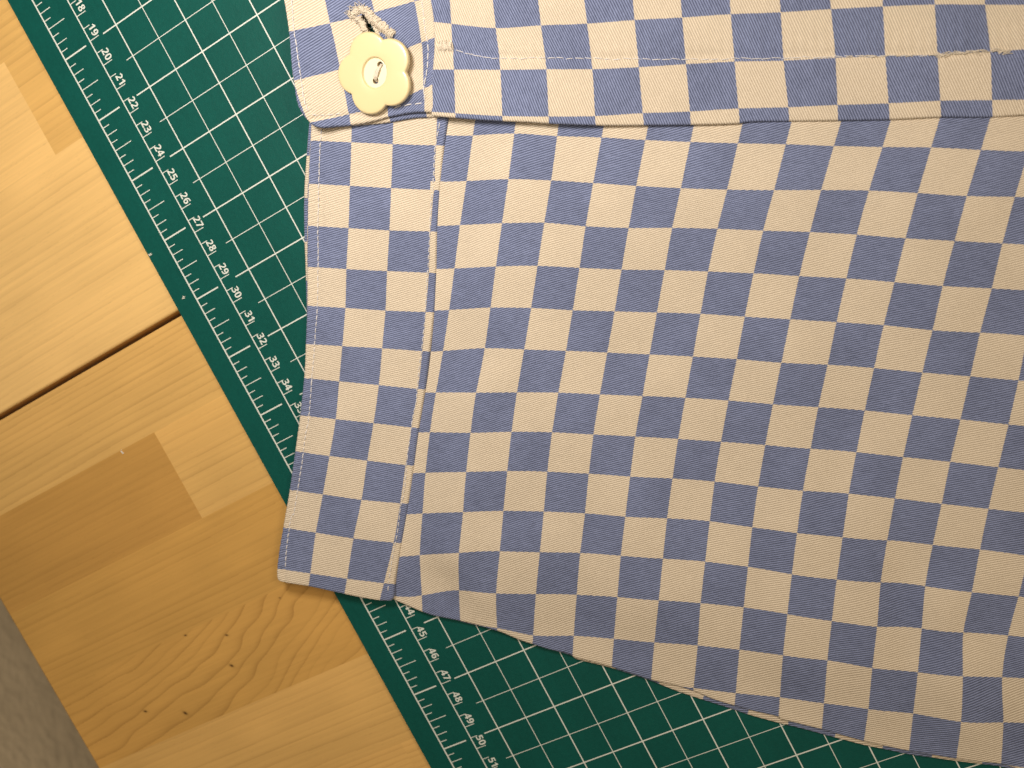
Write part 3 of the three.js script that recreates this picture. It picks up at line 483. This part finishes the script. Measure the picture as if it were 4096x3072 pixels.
// ------------------------------------------------------------------ stitching and frayed thread
function tube(points, r, seg = 6, rad = 5) { return new THREE.TubeGeometry(new THREE.CatmullRomCurve3(points), seg, r, rad, false); }
function stitches(net, pts, len, gap, r, mat, wob = 0.006, lift = 0.00012) {
  const c = curve(pts), list = [], N = 400; let acc = [0], prev = at(net, ...c(0));
  for (let k = 1; k <= N; k++) { const p = at(net, ...c(k / N)); acc.push(acc[k - 1] + p.distanceTo(prev)); prev = p; }
  const total = acc[N], pick = (d) => { let k = 1; while (k < N && acc[k] < d) k++; return (k - 1 + (d - acc[k - 1]) / (acc[k] - acc[k - 1] || 1)) / N; };
  for (let d = rr(0, gap); d + len < total; d += len + gap) {
    const w = [rr(-wob, wob), rr(-wob, wob)], q = [];
    for (let s = 0; s <= 4; s++) { const g = c(pick(d + len * s / 4)), p = at(net, g[0] + w[0] * s / 4, g[1] + w[1] * (1 - s / 4)); p.y += lift + r * 0.3 - 0.0004 * Math.pow(Math.abs(s / 2 - 1), 4); q.push(p); }
    list.push(tube(q, r * rr(0.85, 1.15)));
  }
  return list;
}
part('topstitching', mergeGeometries([
  ...stitches(netW, line.W_st1, 0.0021, 0.0004, 0.0002, threadMat), ...stitches(netW, line.W_st2, 0.0021, 0.0006, 0.00017, threadMat, 0.012),
  ...stitches(netF, line.F_st1, 0.0022, 0.0004, 0.00022, threadMat), ...stitches(netF, line.F_st2, 0.0024, 0.0004, 0.0002, threadMat, 0.014),
  ...stitches(netF, line.F_st3, 0.002, 0.0007, 0.00016, threadMat), ...stitches(netF, line.F_st4, 0.0026, 0.0012, 0.0002, threadMat, 0.02),
  ...stitches(netE, line.E_st, 0.0028, 0.0004, 0.00015, threadMat, 0.03, 0.0002),
]), threadMat, trousers, { kind: 'stuff' });
// loose loops along the worn end of the fly seam, the bar tack, the worn buttonhole
function wisps(net, path, count, spread, length, r, dir, jitter, up) {
  const c = curve(path), list = [];
  for (let k = 0; k < count; k++) {
    const g = c(rnd()), a = dir(rnd()) + rr(-jitter, jitter), L = length * rr(0.6, 1.4) / CHECK, o = [g[0] + rr(-spread, spread), g[1] + rr(-spread, spread)], q = [], bend = rr(-0.5, 0.5), h = up * rr(0.5, 1.3);
    for (let s = 0; s <= 4; s++) { const t = s / 4 - 0.5, p = at(net, o[0] + L * t * Math.cos(a) - bend * L * (0.25 - t * t) * Math.sin(a), o[1] + L * t * Math.sin(a) + bend * L * (0.25 - t * t) * Math.cos(a)); p.y += h * (1 - 4 * t * t) + 0.00012; q.push(p); }
    list.push(tube(q, r * rr(0.7, 1.2), 7, 4));
  }
  return list;
}
part('frayed_thread', mergeGeometries([
  ...wisps(netE, line.E_fray, 40, 0.016, 0.0032, 0.00013, (t) => -0.1, 0.7, 0.0005),
  ...wisps(netE, [[8.2, 0.985], [9.9, 1.01]], 18, 0.01, 0.0022, 0.0001, (t) => 0, 0.3, 0.0003),
]), creamThread, trousers, { kind: 'stuff' });
part('bar_tack', mergeGeometries(wisps(netE, [[-0.28, 0.49], [0.0, 0.49]], 60, 0.035, 0.0026, 0.00017, (t) => Math.PI / 2, 0.25, 0.0003)), creamThread, trousers, { kind: 'stuff' });
part('buttonhole_thread', mergeGeometries([
  ...wisps(netF, [[1.86, 0.0], [1.96, 0.16], [2.09, 0.34], [2.21, 0.49], [2.32, 0.64]], 230, 0.035, 0.0027, 0.00018, (t) => -0.6, 0.5, 0.0009),       // thick worn lip on the right
  ...wisps(netF, [[1.60, 0.06], [1.67, 0.18], [1.69, 0.34]], 60, 0.03, 0.0020, 0.00016, (t) => 0.2, 0.7, 0.0006),                                     // thin lip on the left
  ...wisps(netF, [[1.50, -0.05], [1.62, -0.10], [1.77, -0.12], [1.87, -0.02]], 110, 0.035, 0.0025, 0.00017, (t) => rr(-1.3, 1.3), 0.9, 0.0008),
  ...wisps(netF, [[1.44, -0.04], [1.60, -0.14], [1.78, -0.18]], 26, 0.05, 0.0042, 0.00008, (t) => rr(0.1, 1.4), 0.7, 0.0007),
]), creamThread, trousers, { kind: 'stuff' });

// ------------------------------------------------------------------ flower button
{
  const R = 0.01405, TH = 0.0027, N = 180;
  const button = new THREE.Group(); button.name = 'flower_button'; trousers.add(button);
  button.position.set(-0.0455, 0.0088, -0.1091); button.rotation.set(0.02, 0, 0.07);
  const outline = (th) => {                                     // five round petals
    let f = (th * 180 / Math.PI + 73) % 72; if (f < 0) f += 72; const a = (f - 36) * Math.PI / 180, d = 0.5 * R, c = 0.5 * R;
    return d * Math.cos(a) + Math.sqrt(c * c - d * d * Math.sin(a) ** 2);
  };
  const prof = [];                                             // share of the outline radius, height
  for (let k = 0; k <= 6; k++) prof.push([0.02 + 0.30 * k / 6, 0, 'in']);
  const rows = [];
  const push = (f) => rows.push(f);
  // rows run from the middle of the face outwards, round the rim and back underneath; the middle is an oval dish
  const oval = (th) => 0.0046 * 0.0053 / Math.hypot(0.0053 * Math.cos(th - 0.12), 0.0046 * Math.sin(th - 0.12));
  for (const [s, y] of [[0.0, TH - 0.0009], [0.5, TH - 0.0009], [0.9, TH - 0.0009], [0.96, TH - 0.0006], [1.0, TH - 0.0001], [1.06, TH + 0.0001]]) push((th) => [oval(th) * s, y]);
  for (const [s, y] of [[0.3, TH + 0.0001], [0.6, TH + 0.00008], [0.86, TH], [0.94, TH - 0.00004], [0.968, TH - 0.0002], [0.987, TH - 0.0005], [0.997, TH - 0.0010], [1, TH - 0.0014], [0.985, 0.0006], [0.95, 0.0002], [0.88, 0]])
    push((th) => [s < 0.7 ? mix(oval(th) * 1.06, outline(th) * 0.86, s / 0.86) : outline(th) * s, y]);
  push(() => [0, 0]);
  const pos = [], idx = [], uvs = [];
  rows.forEach((f) => { for (let k = 0; k < N; k++) { const th = k / N * 2 * Math.PI, [r, y] = f(th); pos.push(r * Math.cos(th), y, r * Math.sin(th)); uvs.push(r * Math.cos(th) * 20, r * Math.sin(th) * 20); } });
  for (let a = 0; a < rows.length - 1; a++) for (let k = 0; k < N; k++) { const p = a * N + k, q = a * N + (k + 1) % N, s = p + N, t = q + N; idx.push(p, q, s, q, t, s); }
  const g = new THREE.BufferGeometry(); g.setAttribute('position', new THREE.Float32BufferAttribute(pos, 3)); g.setAttribute('uv', new THREE.Float32BufferAttribute(uvs, 2)); g.setIndex(idx); g.computeVertexNormals();
  const plastic = new THREE.MeshPhysicalMaterial({ color: new THREE.Color().setRGB(0.80, 0.665, 0.37), roughness: 0.32, clearcoat: 0.35, clearcoatRoughness: 0.12, specularIntensity: 0.9 });
  const holes = [[0.00185, -0.0027], [0.0000, 0.0025]];
  const brush = (geo) => { const b = new Brush(geo); b.updateMatrixWorld(true); return b; };
  const drill = (x, z) => { const c = new THREE.CylinderGeometry(0.00108, 0.00108, 0.01, 20); c.translate(x, 0.002, z); return brush(c); };
  const ev = new Evaluator(); ev.useGroups = false;
  let solid = brush(g); for (const h of holes) solid = ev.evaluate(solid, drill(...h), SUBTRACTION);
  part('button_disc', solid.geometry, plastic, button);
  // paler dished middle
  const mid = []; const mi = [], mu = [];
  [[0, 0.00006], [0.3, 0.00006], [0.6, 0.00006], [0.88, 0.00006], [0.955, 0.0001], [0.955, -0.0003], [0, -0.0003]].forEach(([s, y]) => { for (let k = 0; k < 72; k++) { const th = k / 72 * 2 * Math.PI, r = oval(th) * s; mid.push(r * Math.cos(th), TH - 0.0009 + y, r * Math.sin(th)); mu.push(r, th); } });
  for (let a = 0; a < 6; a++) for (let k = 0; k < 72; k++) { const p = a * 72 + k, q = a * 72 + (k + 1) % 72; mi.push(p, q, p + 72, q, q + 72, p + 72); }
  const mg = new THREE.BufferGeometry(); mg.setAttribute('position', new THREE.Float32BufferAttribute(mid, 3)); mg.setAttribute('uv', new THREE.Float32BufferAttribute(mu, 2)); mg.setIndex(mi); mg.computeVertexNormals();
  let centre = brush(mg); for (const h of holes) centre = ev.evaluate(centre, drill(...h), SUBTRACTION);
  part('button_centre', centre.geometry, new THREE.MeshPhysicalMaterial({ color: new THREE.Color().setRGB(0.84, 0.77, 0.58), roughness: 0.3, clearcoat: 0.3, clearcoatRoughness: 0.2 }), button);
  const th = [];
  for (let k = 0; k < 9; k++) {
    const o = () => rr(-0.0006, 0.0006), y = TH - 0.0008, a = holes[0], b = holes[1], q = [];
    const m = rr(-0.0005, 0.0005);
    q.push(new THREE.Vector3(a[0] + o() * 0.6, y - 0.0012, a[1] + o() * 0.5), new THREE.Vector3(a[0] + o() * 0.6, y + 0.0001, a[1] + 0.0007));
    for (const t of [0.3, 0.5, 0.7]) q.push(new THREE.Vector3(mix(a[0], b[0], t) + m + o() * 0.5, y + 0.0004 + rr(0, 0.0004), mix(a[1], b[1], t)));
    q.push(new THREE.Vector3(b[0] + o() * 0.6, y + 0.0001, b[1] - 0.0007), new THREE.Vector3(b[0] + o() * 0.6, y - 0.0012, b[1] + o() * 0.5));
    th.push(tube(q, 0.0003 * rr(0.8, 1.2), 18, 6));
  }
  part('button_thread', mergeGeometries(th), creamThread, button);
}

// ------------------------------------------------------------------ specks of lint
const LINT = [[-0.1642, -0.0030, 0.0366, 'tiny white lint speck on the dark stave of the table'], [-0.1432, 0.0000, -0.0445, 'tiny white lint speck at the left edge of the cutting mat'], [-0.1299, 0.0000, -0.0282, 'tiny white lint speck on the mat margin beside the 30 mark']];
{
  const fluff = new THREE.MeshStandardMaterial({ color: new THREE.Color().setRGB(0.8, 0.78, 0.7), roughness: 0.95 });
  const speck = (name, x, y, z, label) => {
    const g = [];
    for (let k = 0; k < 7; k++) { const q = []; let p = new THREE.Vector3(rr(-1, 1), rr(0.2, 0.8), rr(-1, 1)).multiplyScalar(0.0004); for (let s = 0; s < 4; s++) { q.push(p.clone()); p.add(new THREE.Vector3(rr(-1, 1), rr(-0.3, 0.3), rr(-1, 1)).multiplyScalar(0.0004)); } g.push(tube(q, 0.00012, 6, 4)); }
    const m = part(name, mergeGeometries(g), fluff, scene, { label, category: 'lint' }); m.position.set(x, y, z);
  };
  for (const [x, y, z, label] of LINT) speck('lint_speck', x, y, z, label);
}

renderer.render(scene, camera);
